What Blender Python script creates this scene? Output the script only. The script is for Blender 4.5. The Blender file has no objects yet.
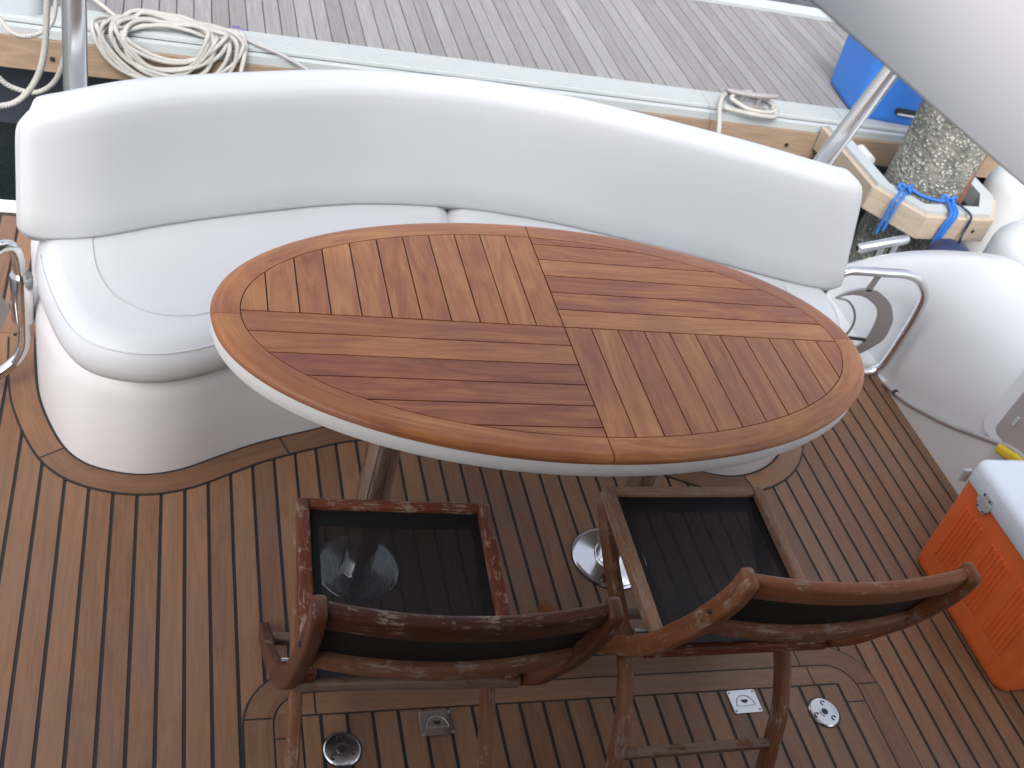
import bpy, bmesh, math, random
from mathutils import Vector, Matrix
random.seed(11)
R = math.radians
S = bpy.context.scene
COL = S.collection
PI = math.pi

# ------------------------------------------------------------------ nodes / materials
class NT:
    def __init__(s, name):
        s.m = bpy.data.materials.new(name); s.m.use_nodes = True
        s.t = s.m.node_tree; s.t.nodes.clear()
        s.out = s.t.nodes.new('ShaderNodeOutputMaterial')
    def n(s, typ, **kw):
        nd = s.t.nodes.new(typ)
        for k, v in kw.items(): setattr(nd, k, v)
        return nd
    def link(s, a, b): s.t.links.new(a, b)
    def setin(s, nd, key, v):
        if hasattr(v, 'links') or isinstance(v, bpy.types.NodeSocket): s.link(v, nd.inputs[key])
        else: nd.inputs[key].default_value = v
    def math(s, op, a, b=0.0, clamp=False):
        nd = s.n('ShaderNodeMath', operation=op, use_clamp=clamp)
        s.setin(nd, 0, a); s.setin(nd, 1, b); return nd.outputs[0]
    def mix(s, f, a, b, mode='MIX'):
        nd = s.n('ShaderNodeMix', data_type='RGBA', blend_type=mode)
        s.setin(nd, 0, f); s.setin(nd, 6, a if not isinstance(a, tuple) else (*a, 1)[:4]); s.setin(nd, 7, b if not isinstance(b, tuple) else (*b, 1)[:4])
        return nd.outputs[2]
    def ramp(s, f, stops, interp='LINEAR'):
        nd = s.n('ShaderNodeValToRGB'); nd.color_ramp.interpolation = interp
        e = nd.color_ramp.elements
        while len(e) < len(stops): e.new(0.5)
        for i, (p, c) in enumerate(stops):
            e[i].position = p; e[i].color = (*c, 1)[:4] if isinstance(c, tuple) else (c, c, c, 1)
        s.setin(nd, 0, f); return nd.outputs[0]
    def noise(s, vec, scale=5, detail=4, rough=0.5, dist=0.0, sc3=None):
        if sc3:
            mp = s.n('ShaderNodeMapping'); mp.inputs['Scale'].default_value = sc3
            s.link(vec, mp.inputs['Vector']); vec = mp.outputs[0]
        nd = s.n('ShaderNodeTexNoise'); s.link(vec, nd.inputs['Vector'])
        nd.inputs['Scale'].default_value = scale; nd.inputs['Detail'].default_value = detail
        nd.inputs['Roughness'].default_value = rough; nd.inputs['Distortion'].default_value = dist
        return nd.outputs[0]
    def obj(s): return s.n('ShaderNodeTexCoord').outputs['Object']
    def uv(s): return s.n('ShaderNodeUVMap', uv_map='grain').outputs[0]
    def attr(s, name): return s.n('ShaderNodeAttribute', attribute_name=name).outputs['Fac']
    def bump(s, h, strength=0.2, dist=0.002):
        nd = s.n('ShaderNodeBump'); nd.inputs['Strength'].default_value = strength
        nd.inputs['Distance'].default_value = dist; s.link(h, nd.inputs['Height']); return nd.outputs[0]
    def bsdf(s, color, rough=0.5, metal=0.0, normal=None, coat=0.0, coat_rough=0.1, spec=0.5, alpha=None, ior=None):
        b = s.n('ShaderNodeBsdfPrincipled')
        s.setin(b, 'Base Color', (*color, 1) if isinstance(color, tuple) else color)
        s.setin(b, 'Roughness', rough); s.setin(b, 'Metallic', metal)
        b.inputs['Coat Weight'].default_value = coat; b.inputs['Coat Roughness'].default_value = coat_rough
        b.inputs['Specular IOR Level'].default_value = spec
        if ior: b.inputs['IOR'].default_value = ior
        if normal is not None: s.link(normal, b.inputs['Normal'])
        if alpha is not None: s.setin(b, 'Alpha', alpha)
        s.link(b.outputs[0], s.out.inputs[0]); s.b = b
        return s.m

def wood(name, stops, rough=(0.45, 0.6), worn=None, worn_amt=0.5, coat=0.0, fine=0.3, figure=0.35, tonew=0.5, stain=None, bump=0.25, coat_rough=.2, fsc=(7, 190), spec=.5):
    t = NT(name); uv = t.uv()
    fib = t.noise(uv, 1, 6, .65, 0.0, (*fsc, 1))
    fig = t.noise(uv, 1, 5, .6, 2.2, (2.6, 20, 1))
    tone = t.attr('tone')
    v = t.math('ADD', t.math('ADD', t.math('MULTIPLY', t.math('SUBTRACT', fib, .5), fine * 1.6), t.math('MULTIPLY', t.math('SUBTRACT', fig, .5), figure * 1.8)),
               t.math('ADD', t.math('MULTIPLY', t.math('SUBTRACT', tone, .5), tonew), .5), True)
    c = t.ramp(v, stops)
    # thin dark pores along the grain
    pore = t.noise(uv, 1, 2, .5, .3, (16, 420, 1))
    c = t.mix(t.ramp(pore, [(.62, 0.), (.74, .38)]), c, (.03, .012, .006))
    r = t.math('ADD', t.math('MULTIPLY', fig, rough[1] - rough[0]), rough[0])
    ob = t.obj()
    if stain:
        st = t.noise(ob, 3.2, 5, .6, .6)
        c = t.mix(t.ramp(st, [(.42, 0.), (.68, stain[1])]), c, stain[0])
    if worn:
        w1 = t.noise(uv, 1, 6, .8, .6, (26, 170, 1)); w2 = t.noise(ob, 20, 5, .7, .2)
        m = t.math('ADD', t.math('MULTIPLY', w1, .55), t.math('MULTIPLY', w2, .55))
        m = t.ramp(m, [(.62 - .18 * worn_amt, 0.), (.66 - .16 * worn_amt, 1.)])
        wc = t.ramp(fib, [(.25, tuple(x * .45 for x in worn)), (.7, worn)])
        c = t.mix(t.math('MULTIPLY', m, .88), c, wc)
        r = t.math('ADD', r, t.math('MULTIPLY', m, .3), True)
    return t.bsdf(c, r, normal=t.bump(fib, bump, .001), coat=coat, coat_rough=coat_rough, spec=spec)

M = {}
M['deck'] = wood('teak_deck', [(0.0, (.070, .030, .014)), (.35, (.172, .082, .040)), (.65, (.245, .125, .062)), (1, (.35, .195, .10))],
                 (.45, .62), fine=.34, figure=.34, tonew=.42, stain=((.17, .115, .085), .4))
M['table'] = wood('oiled_teak', [(0.0, (.17, .042, .018)), (.3, (.33, .096, .033)), (.6, (.50, .19, .058)), (1, (.68, .33, .115))],
                  (.31, .44), fine=.24, figure=.62, tonew=.5, bump=.08, stain=((.23, .07, .045), .45), spec=.42)
M['chair_dark'] = wood('varnished_worn_teak', [(0, (.03, .010, .006)), (.5, (.075, .023, .013)), (1, (.13, .045, .026))], (.35, .5),
                       spec=.22, worn=(.34, .25, .19), worn_amt=.19, fine=.3, figure=.5, tonew=.2, bump=.4)
M['chair_flaky'] = wood('flaking_varnish_teak', [(0, (.05, .012, .006)), (.5, (.14, .036, .016)), (1, (.22, .07, .032))], (.4, .55),
                        spec=.22, worn=(.42, .29, .20), worn_amt=.26, fine=.3, figure=.5, tonew=.2, bump=.5)
M['chair_grey'] = wood('bare_grey_teak', [(0, (.08, .052, .038)), (.5, (.18, .122, .09)), (1, (.28, .21, .165))], (.6, .8),
                       spec=.22, worn=(.20, .085, .045), worn_amt=.2, fine=.5, figure=.4, tonew=.2, bump=.5)
M['dock'] = wood('silvered_timber', [(0, (.10, .094, .09)), (.35, (.158, .151, .149)), (.65, (.205, .199, .199)), (1, (.29, .28, .28))], (.7, .85),
                 fine=.6, figure=.25, tonew=.32, fsc=(3, 95), bump=.5)
M['beam'] = wood('brown_dock_timber', [(0, (.15, .10, .065)), (.5, (.27, .19, .13)), (1, (.38, .29, .21))], (.6, .8), fine=.4, figure=.5, tonew=.3)
M['frame_timber'] = wood('pale_guide_timber', [(0, (.26, .20, .145)), (.5, (.40, .33, .255)), (1, (.50, .43, .35))], (.6, .8), fine=.3, figure=.4, tonew=.3)

def simple(name, col, rough, metal=0, coat=0, mott=0.06, scale=8, bump=0.0, bscale=300, bdist=.0006, spec=.5, grime=None):
    t = NT(name); ob = t.obj()
    n = t.noise(ob, scale, 5, .6)
    c = t.mix(t.math('MULTIPLY', n, 1), tuple(x * (1 - mott) for x in col), tuple(min(1, x * (1 + mott)) for x in col))
    if grime:
        g = t.noise(ob, grime[2], 6, .65, .5)
        c = t.mix(t.ramp(g, [(.48, 0.), (.75, grime[1])]), c, grime[0])
    nm = t.bump(t.noise(ob, bscale, 3, .6), bump, bdist) if bump else None
    rr = t.math('ADD', t.math('MULTIPLY', t.math('SUBTRACT', n, .5), .12), rough, True)
    return t.bsdf(c, rr, metal, nm, coat=coat, spec=spec)

M['gelcoat'] = simple('white_gelcoat', (.72, .717, .725), .18, coat=.0, mott=.03, scale=3, grime=((.68, .67, .66), .3, 1.5))
M['gelcoat_base'] = simple('sofa_gelcoat', (.70, .683, .69), .36, mott=.015, scale=2)
t = NT('white_vinyl'); ob = t.obj()
vn = t.noise(ob, 2.2, 4, .55, .3); lf = t.noise(ob, 9, 2, .5, .2)
vor = t.n('ShaderNodeTexVoronoi'); t.link(ob, vor.inputs[0]); vor.inputs['Scale'].default_value = 420
hh = t.math('ADD', t.math('MULTIPLY', vor.outputs[0], .12), t.math('MULTIPLY', lf, 3.0))
M['vinyl'] = t.bsdf(t.mix(t.ramp(vn, [(.35, 0.), (.75, .8)]), (.625, .637, .652), (.595, .598, .598)), .42, normal=t.bump(hh, .22, .002), spec=.4)
M['stitch'] = simple('grey_stitching', (.55, .54, .54), .8, mott=.1)
M['seam_black'] = simple('black_caulk', (.016, .014, .014), .6, mott=.2, scale=40)
M['caulk'] = M['seam_black']  # black caulk laid in the deck and table seams
M['dark_joist'] = simple('dark_joist', (.07, .065, .06), .8)
M['chrome'] = simple('polished_steel', (.72, .71, .71), .13, 1, mott=.04)
M['pole'] = simple('satin_pole_steel', (.80, .80, .81), .2, .85, mott=.03)
M['steel'] = simple('brushed_steel', (.62, .61, .60), .22, 1, mott=.05)
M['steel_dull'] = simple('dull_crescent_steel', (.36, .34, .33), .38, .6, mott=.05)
M['alu'] = simple('white_aluminium_edge', (.40, .435, .445), .45, .15, mott=.06, scale=14, grime=((.45, .44, .42), .5, 7))
M['black'] = simple('black_plastic', (.02, .02, .022), .5)
M['orange'] = simple('orange_plastic', (.86, .165, .04), .38, mott=.05, scale=5, bump=.1, bscale=500, grime=((.42, .07, .02), .3, 9))
M['lid'] = simple('white_cooler_plastic', (.70, .74, .79), .35, mott=.03)
M['yellow'] = simple('yellow_cloth', (.70, .50, .03), .8, mott=.15, bump=.5, bscale=120)
M['rope'] = None
t = NT('cream_rope'); uv = t.uv()
wv = t.n('ShaderNodeTexWave', wave_type='BANDS', bands_direction='DIAGONAL'); mp = t.n('ShaderNodeMapping')
mp.inputs['Scale'].default_value = (60, 40, 1); t.link(uv, mp.inputs[0]); t.link(mp.outputs[0], wv.inputs[0]); wv.inputs['Scale'].default_value = 1.0
c = t.mix(t.noise(t.obj(), 12, 4), (.31, .30, .28), (.44, .43, .40))
M['rope'] = t.bsdf(t.mix(t.math('MULTIPLY', wv.outputs[1], .45), c, (.27, .26, .24)), .8, normal=t.bump(wv.outputs[1], .6, .003))
M['blue_rope'] = simple('blue_rope', (.015, .12, .42), .7, mott=.3, scale=60)
M['navy'] = simple('navy_rubber', (.012, .018, .06), .5, mott=.2)
M['blue'] = simple('blue_plastic', (.035, .17, .56), .4, mott=.06)
M['blue_dark'] = simple('dark_base_plastic', (.03, .035, .05), .5)
M['fender'] = simple('white_fender_vinyl', (.46, .475, .49), .35, mott=.05, grime=((.5, .5, .48), .4, 5))
M['greybox'] = simple('grey_blue_plastic', (.33, .37, .40), .55, mott=.05)
M['glass_dark'] = simple('tinted_glass', (.02, .022, .026), .06, mott=.1, spec=.6)
M['locker'] = simple('taupe_locker_door', (.36, .31, .30), .4, mott=.04)
M['roofwhite'] = simple('hardtop_white', (.41, .405, .42), .75, mott=.02, spec=.15)
# sling mesh: partly see-through woven fabric
t = NT('black_mesh_fabric'); uv = t.uv()
wx = t.n('ShaderNodeTexWave', bands_direction='X'); wx.inputs['Scale'].default_value = 130; t.link(uv, wx.inputs[0])
wy = t.n('ShaderNodeTexNoise'); mp = t.n('ShaderNodeMapping'); mp.inputs['Scale'].default_value = (30, 800, 1)
t.link(uv, mp.inputs[0]); t.link(mp.outputs[0], wy.inputs[0]); wy.inputs['Scale'].default_value = 1
op = t.math('SUBTRACT', 1.0, t.math('MULTIPLY', wy.outputs[0], .17), True)
M['sling'] = t.bsdf(t.mix(wy.outputs[0], (.008, .008, .009), (.013, .013, .014)), .6, alpha=op, spec=.25)
M['sling_back'] = simple('black_back_fabric', (.010, .010, .011), .6, mott=.25, scale=60, spec=.25)
# barnacled pile
t = NT('barnacled_concrete'); ob = t.obj()
v1 = t.n('ShaderNodeTexVoronoi'); v1.inputs['Scale'].default_value = 52; t.link(ob, v1.inputs[0])
n1 = t.noise(ob, 5, 6, .7); n2 = t.noise(ob, 55, 4, .7)
c = t.ramp(n1, [(.3, (.055, .065, .055)), (.5, (.19, .19, .165)), (.7, (.30, .28, .23))])
c = t.mix(t.ramp(v1.outputs[0], [(.16, .9), (.36, 0.)]), c, (.52, .52, .48))
c = t.mix(t.ramp(n2, [(.5, 0.), (.7, .7)]), c, (.03, .035, .03))
M['pile'] = t.bsdf(c, .9, normal=t.bump(t.math('SUBTRACT', n2, v1.outputs[0]), .7, .012))
M['rust'] = simple('rusty_brown', (.17, .065, .04), .8, mott=.4, scale=20)
# water
t = NT('harbour_water'); ob = t.obj()
h = t.math('ADD', t.noise(ob, 3.5, 5, .6, .5), t.math('MULTIPLY', t.noise(ob, 14, 4, .6), .3))
M['water'] = t.bsdf((.008, .014, .013), .08, normal=t.bump(h, .5, .08), ior=1.33)

# ------------------------------------------------------------------ mesh helpers
def new_bm():
    bm = bmesh.new(); bm.loops.layers.uv.new('grain'); bm.faces.layers.float.new('tone'); return bm

def link(name, bm, mats, parent=None, smooth=None, bevel=None, recalc=True):
    if recalc: bmesh.ops.recalc_face_normals(bm, faces=bm.faces)
    me = bpy.data.meshes.new(name); bm.to_mesh(me); bm.free()
    for m in (mats if isinstance(mats, (list, tuple)) else [mats]): me.materials.append(m)
    if smooth is not None:
        me.polygons.foreach_set('use_smooth', [len(p.vertices) <= 4 for p in me.polygons]); me.set_sharp_from_angle(angle=R(smooth))
    o = bpy.data.objects.new(name, me); COL.objects.link(o)
    if parent: o.parent = parent
    if bevel:
        md = o.modifiers.new('bevel', 'BEVEL'); md.width = bevel; md.segments = 3; md.limit_method = 'ANGLE'; md.angle_limit = R(40)
    return o

def tag(o, label=None, cat=None, group=None, kind=None):
    if label: o['label'] = label
    if cat: o['category'] = cat
    if group: o['group'] = group
    if kind: o['kind'] = kind
    return o

def thing(name, label, cat, loc=(0, 0, 0), rz=0, group=None):
    o = bpy.data.objects.new(name, None); COL.objects.link(o); o.empty_display_size = .1
    o.location = loc; o.rotation_euler = (0, 0, rz); return tag(o, label, cat, group)

def prism(bm, poly, z0, z1, ang=0.0, tone=None, mat=0, uvoff=None, f=None):
    """poly: list of (x,y); grain runs along angle ang. f maps (x,y,z)->Vector"""
    uvl = bm.loops.layers.uv['grain']; tl = bm.faces.layers.float['tone']
    if tone is None: tone = random.random()
    off = uvoff or (random.uniform(0, 50), random.uniform(0, 50))
    ca, sa = math.cos(ang), math.sin(ang); f = f or (lambda x, y, z: Vector((x, y, z)))
    a = [bm.verts.new(f(x, y, z0)) for x, y in poly]; b = [bm.verts.new(f(x, y, z1)) for x, y in poly]
    n = len(poly); fs = [bm.faces.new(b), bm.faces.new(a[::-1])]
    for i in range(n): fs.append(bm.faces.new((a[i], a[(i + 1) % n], b[(i + 1) % n], b[i])))
    pos = {}
    for i, (x, y) in enumerate(poly): pos[a[i]] = (x, y, z0); pos[b[i]] = (x, y, z1)
    for fc in fs:
        fc.material_index = mat; fc[tl] = tone
        for l in fc.loops:
            x, y, z = pos[l.vert]
            l[uvl].uv = (x * ca + y * sa + off[0], -x * sa + y * ca + (z1 - z) + off[1])

def box(bm, x0, x1, y0, y1, z0, z1, ang=0, tone=None, mat=0, f=None):
    prism(bm, [(x0, y0), (x1, y0), (x1, y1), (x0, y1)], z0, z1, ang, tone, mat, f=f)

def clip(poly, inside, inter):
    out = []
    for i in range(len(poly)):
        p, q = poly[i], poly[(i + 1) % len(poly)]
        a, b = inside(p), inside(q)
        if a: out.append(p)
        if a != b: out.append(inter(p, q))
    return out

def clip_convex(poly, conv):
    """conv: ccw convex polygon"""
    for i in range(len(conv)):
        a, b = conv[i], conv[(i + 1) % len(conv)]
        d = lambda p: (b[0] - a[0]) * (p[1] - a[1]) - (b[1] - a[1]) * (p[0] - a[0])
        def inter(p, q):
            dp, dq = d(p), d(q); s = dp / (dp - dq); return (p[0] + (q[0] - p[0]) * s, p[1] + (q[1] - p[1]) * s)
        if len(poly) < 3: return []
        poly = clip(poly, lambda p: d(p) >= 0, inter)
    return poly

def catmull(pts, n=8, closed=False):
    P = [Vector(p) for p in pts]; out = []; m = len(P)
    rng = range(m if closed else m - 1)
    for i in rng:
        p1, p2 = P[i], P[(i + 1) % m]
        p0 = P[i - 1] if (closed or i > 0) else p1 * 2 - p2
        p3 = P[(i + 2) % m] if (closed or i + 2 < m) else p2 * 2 - p1
        for k in range(n):
            s = k / n
            out.append(.5 * ((2 * p1) + (p2 - p0) * s + (2 * p0 - 5 * p1 + 4 * p2 - p3) * s * s + (3 * p1 - p0 - 3 * p2 + p3) * s ** 3))
    if not closed: out.append(P[-1])
    return out

def loft(bm, rings, closed_path=False, caps=True, tone=None, mat=0, closed_ring=True, uvs=None):
    uvl = bm.loops.layers.uv['grain']; tl = bm.faces.layers.float['tone']
    if tone is None: tone = random.random()
    off = (random.uniform(0, 50), random.uniform(0, 50))
    V = [[bm.verts.new(p) for p in r] for r in rings]; n = len(rings[0]); m = len(rings)
    # arc lengths
    ul = [0]
    for i in range(1, m + 1): ul.append(ul[-1] + (Vector(rings[i % m][0]) - Vector(rings[i - 1][0])).length)
    vl = [0]
    for j in range(1, n + 1): vl.append(vl[-1] + (Vector(rings[0][j % n]) - Vector(rings[0][j - 1])).length)
    for i in range(m if closed_path else m - 1):
        for j in range(n if closed_ring else n - 1):
            i2, j2 = (i + 1) % m, (j + 1) % n
            try: fc = bm.faces.new((V[i][j], V[i][j2], V[i2][j2], V[i2][j]))
            except ValueError: continue
            fc.material_index = mat; fc[tl] = tone
            for l, (u, v) in zip(fc.loops, ((ul[i], vl[j]), (ul[i], vl[j + 1]), (ul[i + 1], vl[j + 1]), (ul[i + 1], vl[j]))): l[uvl].uv = (u + off[0], v + off[1])
    if caps and not closed_path and closed_ring:
        for r in (V[0], V[-1]):
            fc = bm.faces.new(r); fc.material_index = mat; fc[tl] = tone
            for k, l in enumerate(fc.loops): l[uvl].uv = (off[0] + .01 * math.cos(k), off[1] + .01 * math.sin(k))
    return V

def frames(pts, up, closed=False):
    P = [Vector(p) for p in pts]; m = len(P); out = []
    for i in range(m):
        if closed: t = P[(i + 1) % m] - P[i - 1]
        else: t = P[min(i + 1, m - 1)] - P[max(i - 1, 0)]
        t.normalize(); s = t.cross(Vector(up))
        if s.length < 1e-4: s = t.cross(Vector((1, .01, 0)))
        s.normalize(); out.append((P[i], t, s, s.cross(t).normalized()))
    return out

def rrect(w, h, r, k=3):
    out = []
    for cx, cy, a0 in ((w / 2 - r, h / 2 - r, 0), (-w / 2 + r, h / 2 - r, 90), (-w / 2 + r, -h / 2 + r, 180), (w / 2 - r, -h / 2 + r, 270)):
        for i in range(k + 1):
            a = R(a0 + 90 * i / k); out.append((cx + r * math.cos(a), cy + r * math.sin(a)))
    return out

def sweep(bm, pts, w, h, up=(0, 0, 1), r=.005, tone=None, mat=0, ends=None, side=None):
    """rounded-rectangle bar: w across (side), h along up"""
    prof = rrect(w, h, r); rings = []
    F = frames(pts, up)
    if side: F = [(p, t, Vector(side), Vector(side).cross(t).normalized()) for p, t, s, u in F]
    for i, (p, t, s, u) in enumerate(F):
        rings.append([p + s * a + u * b for a, b in prof])
    if ends:   # soft rounded ends
        def shrunk(fr, k, d): p, t, s, u = fr; return [p + t * d + s * a * k + u * b * k for a, b in prof]
        rings = [shrunk(F[0], .62, -ends), shrunk(F[0], .9, -ends * .55)] + rings + [shrunk(F[-1], .9, ends * .55), shrunk(F[-1], .62, ends)]
    loft(bm, rings, tone=tone, mat=mat)

def tube(bm, pts, r, n=12, closed=False, tone=None, mat=0, rf=None):
    P = [Vector(p) for p in pts]; m = len(P); rings = []
    # parallel transport
    t0 = (P[1] - P[0]).normalized(); nrm = t0.orthogonal().normalized()
    for i in range(m):
        if closed: t = (P[(i + 1) % m] - P[i - 1]).normalized()
        else: t = (P[min(i + 1, m - 1)] - P[max(i - 1, 0)]).normalized()
        nrm = (nrm - t * nrm.dot(t)).normalized(); b = t.cross(nrm)
        rr = rf(i / (m - 1)) if rf else r
        rings.append([P[i] + (nrm * math.cos(a) + b * math.sin(a)) * rr for a in (2 * PI * k / n for k in range(n))])
    loft(bm, rings, closed_path=closed, tone=tone, mat=mat)

def lathe(bm, prof, n=32, c=(0, 0, 0), tone=None, mat=0, f=None):
    """prof: list of (r,z)"""
    f = f or (lambda v: v)
    rings = [[f(Vector((c[0] + r * math.cos(2 * PI * k / n), c[1] + r * math.sin(2 * PI * k / n), c[2] + z))) for k in range(n)] for r, z in prof]
    loft(bm, rings, tone=tone, mat=mat)

def offset(pts, d, closed=False):
    """2-D polyline offset to the left of travel by d"""
    P = [Vector((p[0], p[1])) for p in pts]; m = len(P); out = []
    for i in range(m):
        if closed: t = P[(i + 1) % m] - P[i - 1]
        else: t = P[min(i + 1, m - 1)] - P[max(i - 1, 0)]
        t.normalize(); out.append((P[i].x - t.y * d, P[i].y + t.x * d))
    return out

def strip(bm, A, B, z0, z1, seglen=None, mat=0):
    """board following two polylines A,B (2-D) with grain along it"""
    rings = [[(b[0], b[1], z1), (a[0], a[1], z1), (a[0], a[1], z0), (b[0], b[1], z0)] for a, b in zip(A, B)]
    if seglen is None: loft(bm, rings, mat=mat); return
    i = 0
    while i < len(rings) - 1:
        j = min(i + seglen, len(rings) - 1); loft(bm, rings[i:j + 1], mat=mat); i = j

def empty_bm(fn):
    bm = new_bm(); fn(bm); return bm

# ------------------------------------------------------------------ camera
H = 2.0345
yaw, pitch, roll, fpx = 4.08775539e-01, 6.74036390e-01, 2.99913845e-01, 1097.66
fw = Vector((math.sin(yaw) * math.cos(pitch), math.cos(yaw) * math.cos(pitch), -math.sin(pitch)))
rt = Vector((math.cos(yaw), -math.sin(yaw), 0)); up = rt.cross(fw)
c_, s_ = math.cos(roll), math.sin(roll)
cr, cu = rt * c_ + up * s_, up * c_ - rt * s_
cam = bpy.data.cameras.new('camera'); co = bpy.data.objects.new('camera', cam); COL.objects.link(co)
co.matrix_world = Matrix(((cr.x, cu.x, -fw.x, 0), (cr.y, cu.y, -fw.y, 0), (cr.z, cu.z, -fw.z, H), (0, 0, 0, 1)))
cam.sensor_width = 36; cam.lens = fpx * 36 / 1024; cam.clip_start = .02; cam.clip_end = 3000
cam.dof.use_dof = True; cam.dof.focus_distance = 2.0; cam.dof.aperture_fstop = 9.0
S.camera = co

# ------------------------------------------------------------------ setting: water, deck
bm = new_bm(); box(bm, -600, 600, -600, 600, -1.2, -.75); tag(link('water', bm, M['water']), kind='structure')

PITCH, SEAM0, GAP = .0545, .082, .0082
def deck_boards(bm, x0, x1, y0, y1, z0, z1, cuts=True):
    k0 = math.floor((x0 - SEAM0) / PITCH); k1 = math.ceil((x1 - SEAM0) / PITCH)
    for k in range(k0, k1):
        a = max(x0, SEAM0 + k * PITCH + GAP / 2); b = min(x1, SEAM0 + (k + 1) * PITCH - GAP / 2)
        if b - a < .004: continue
        random.seed(900 + k); tn = random.uniform(.18, .82)
        ys = [y0]
        if cuts:
            y = y0 + random.uniform(.9, 11)
            while y < y1 - .3: ys.append(y); y += random.uniform(1.6, 2.4)
        ys.append(y1)
        for ya, yb in zip(ys[:-1], ys[1:]):
            box(bm, a, b, ya + (.0015 if ya > y0 else 0), yb - (.0015 if yb < y1 else 0), z0, z1, PI / 2, tone=tn)
bm = new_bm()
deck_boards(bm, -.78, 2.352, -.3, 2.47, -.03, 0, cuts=False)
box(bm, -.80, 2.36, -.32, 2.475, -.07, -.0025, mat=1)
tag(link('deck', bm, [M['deck'], M['caulk']]), kind='structure')
# stern passage, one shallow step lower, on the left of the sofa
bm = new_bm()
deck_boards(bm, -.78, .02, 2.50, 3.10, -.08, -.05, cuts=False)
box(bm, -.80, .04, 2.478, 3.12, -.12, -.0525, mat=1)
tag(link('stern_passage', bm, [M['deck'], M['caulk']]), kind='structure')
bm = new_bm(); box(bm, -.9, 1.95, 3.122, 3.17, -.45, -.035)
tag(link('stern_edge_trim', bm, M['gelcoat'], bevel=.008), 'white moulded trim along the aft edge of the stern passage', 'trim')

# sofa front outline (plan), left to right
FRONT = [(-.30, 2.46), (-.287, 2.33), (-.265, 2.205), (-.213, 2.07), (-.16, 2.0), (-.09, 1.966), (-.01, 1.955), (.075, 1.975), (.165, 2.022), (.255, 2.068),
         (.38, 2.115), (.50, 2.15), (.80, 2.19), (1.10, 2.145), (1.25, 2.10), (1.38, 2.045), (1.46, 2.005), (1.535, 1.976), (1.61, 1.968), (1.69, 1.988),
         (1.765, 2.034), (1.82, 2.10), (1.875, 2.21), (1.90, 2.33), (1.91, 2.46)]
front = [(p.x, p.y) for p in catmull([(x, y, 0) for x, y in FRONT], 6)]
bm = new_bm()
A = offset(front, -.007); B = offset(front, -.066)
for i0, i1 in ((0, 20), (20, 57), (57, 110), (110, len(A) - 1)):
    strip(bm, A[i0:i1 + 1], B[i0:i1 + 1], -.0022, .0028)
for i0 in (20, 57, 110):
    ax, ay = A[i0]; bx, by = B[i0]; d_ = Vector((bx - ax, by - ay)).normalized(); n_ = Vector((-d_.y, d_.x)) * .0022
    prism(bm, [(ax - n_.x, ay - n_.y), (bx - n_.x, by - n_.y), (bx + n_.x, by + n_.y), (ax + n_.x, ay + n_.y)], 0, .0032, mat=1)
strip(bm, offset(front, .02), offset(front, -.0071), -.003, .0016, mat=1)
strip(bm, offset(front, -.0659), offset(front, -.0715), -.003, .0016, mat=1)
tag(link('deck_margin', bm, [M['deck'], M['caulk']]), kind='structure')

# ------------------------------------------------------------------ deck hatch with its margin boards
def rr_path(x0, x1, y0, y1, r, n=8):
    """open path: up the left side, over the top, down the right"""
    out = [(x0, y0), (x0, (y0 + y1) / 2)]
    for i in range(n + 1): a = PI - PI / 2 * i / n; out.append((x0 + r + r * math.cos(a), y1 - r + r * math.sin(a)))
    for i in range(n + 1): a = PI / 2 - PI / 2 * i / n; out.append((x1 - r + r * math.cos(a), y1 - r + r * math.sin(a)))
    return out + [(x1, (y0 + y1) / 2), (x1, y0)]
def sharp_path(x0, x1, y0, y1, n=8):
    out = [(x0, y0), (x0, (y0 + y1) / 2)]
    out += [(x0, y1)] * (n + 1) + [(x1, y1)] * (n + 1)
    return out + [(x1, (y0 + y1) / 2), (x1, y0)]
YH = .62
hat = thing('deck_hatch', 'long teak hatch let into the deck beneath both chairs, holding the caps and latches', 'hatch', (0, 0, 0))
def margin_frame(bm, o0, o1, i0, i1, z):
    pass
bm = new_bm()
# coaming margin round the hatch (outer board) and hatch's own border board
oA, oB = rr_path(.199, 1.721, YH, 1.376, .13), rr_path(.2555, 1.6645, YH, 1.321, .075)
strip(bm, oA, oB, -.002, .0034)
link('surround_board', bm, M['deck'], hat)
bm = new_bm()
iA, iB = rr_path(.2595, 1.6605, YH, 1.317, .071), sharp_path(.312, 1.612, YH, 1.267)
# three boards, butted like the photo
strip(bm, iA[:5], iB[:5], -.002, .0034); strip(bm, iA[4:18], iB[4:18], -.002, .0034); strip(bm, iA[17:], iB[17:], -.002, .0034)
link('border_board', bm, M['deck'], hat)
bm = new_bm(); deck_boards(bm, .3165, 1.6075, YH, 1.2625, -.002, .0034, cuts=False)
link('plank_panel', bm, M['deck'], hat)
bm = new_bm()
cz = .0019
box(bm, .3, 1.62, YH, 1.27, -.004, cz - .0004)
strip(bm, rr_path(.1945, 1.7255, YH, 1.3805, .134), rr_path(.2, 1.72, YH, 1.375, .13), -.004, cz)
strip(bm, rr_path(.2545, 1.6655, YH, 1.322, .076), rr_path(.2605, 1.6595, YH, 1.316, .07), -.004, cz)
link('caulking', bm, M['caulk'], hat)
for (xa, xb, y) in ((.2, .2555, 1.262), (.26, .314, 1.214), (1.6645, 1.721, 1.262), (1.61, 1.66, 1.214)): bm = new_bm(); box(bm, xa, xb, y - .002, y + .002, 0, .0037); link('butt_joint', bm, M['caulk'], hat)
for (x, ya, yb) in ((.345, 1.267, 1.317), (1.545, 1.267, 1.317), (1.53, 1.321, 1.376), (.40, 1.321, 1.376)): bm = new_bm(); box(bm, x - .002, x + .002, ya, yb, 0, .0037); link('butt_joint', bm, M['caulk'], hat)

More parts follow.
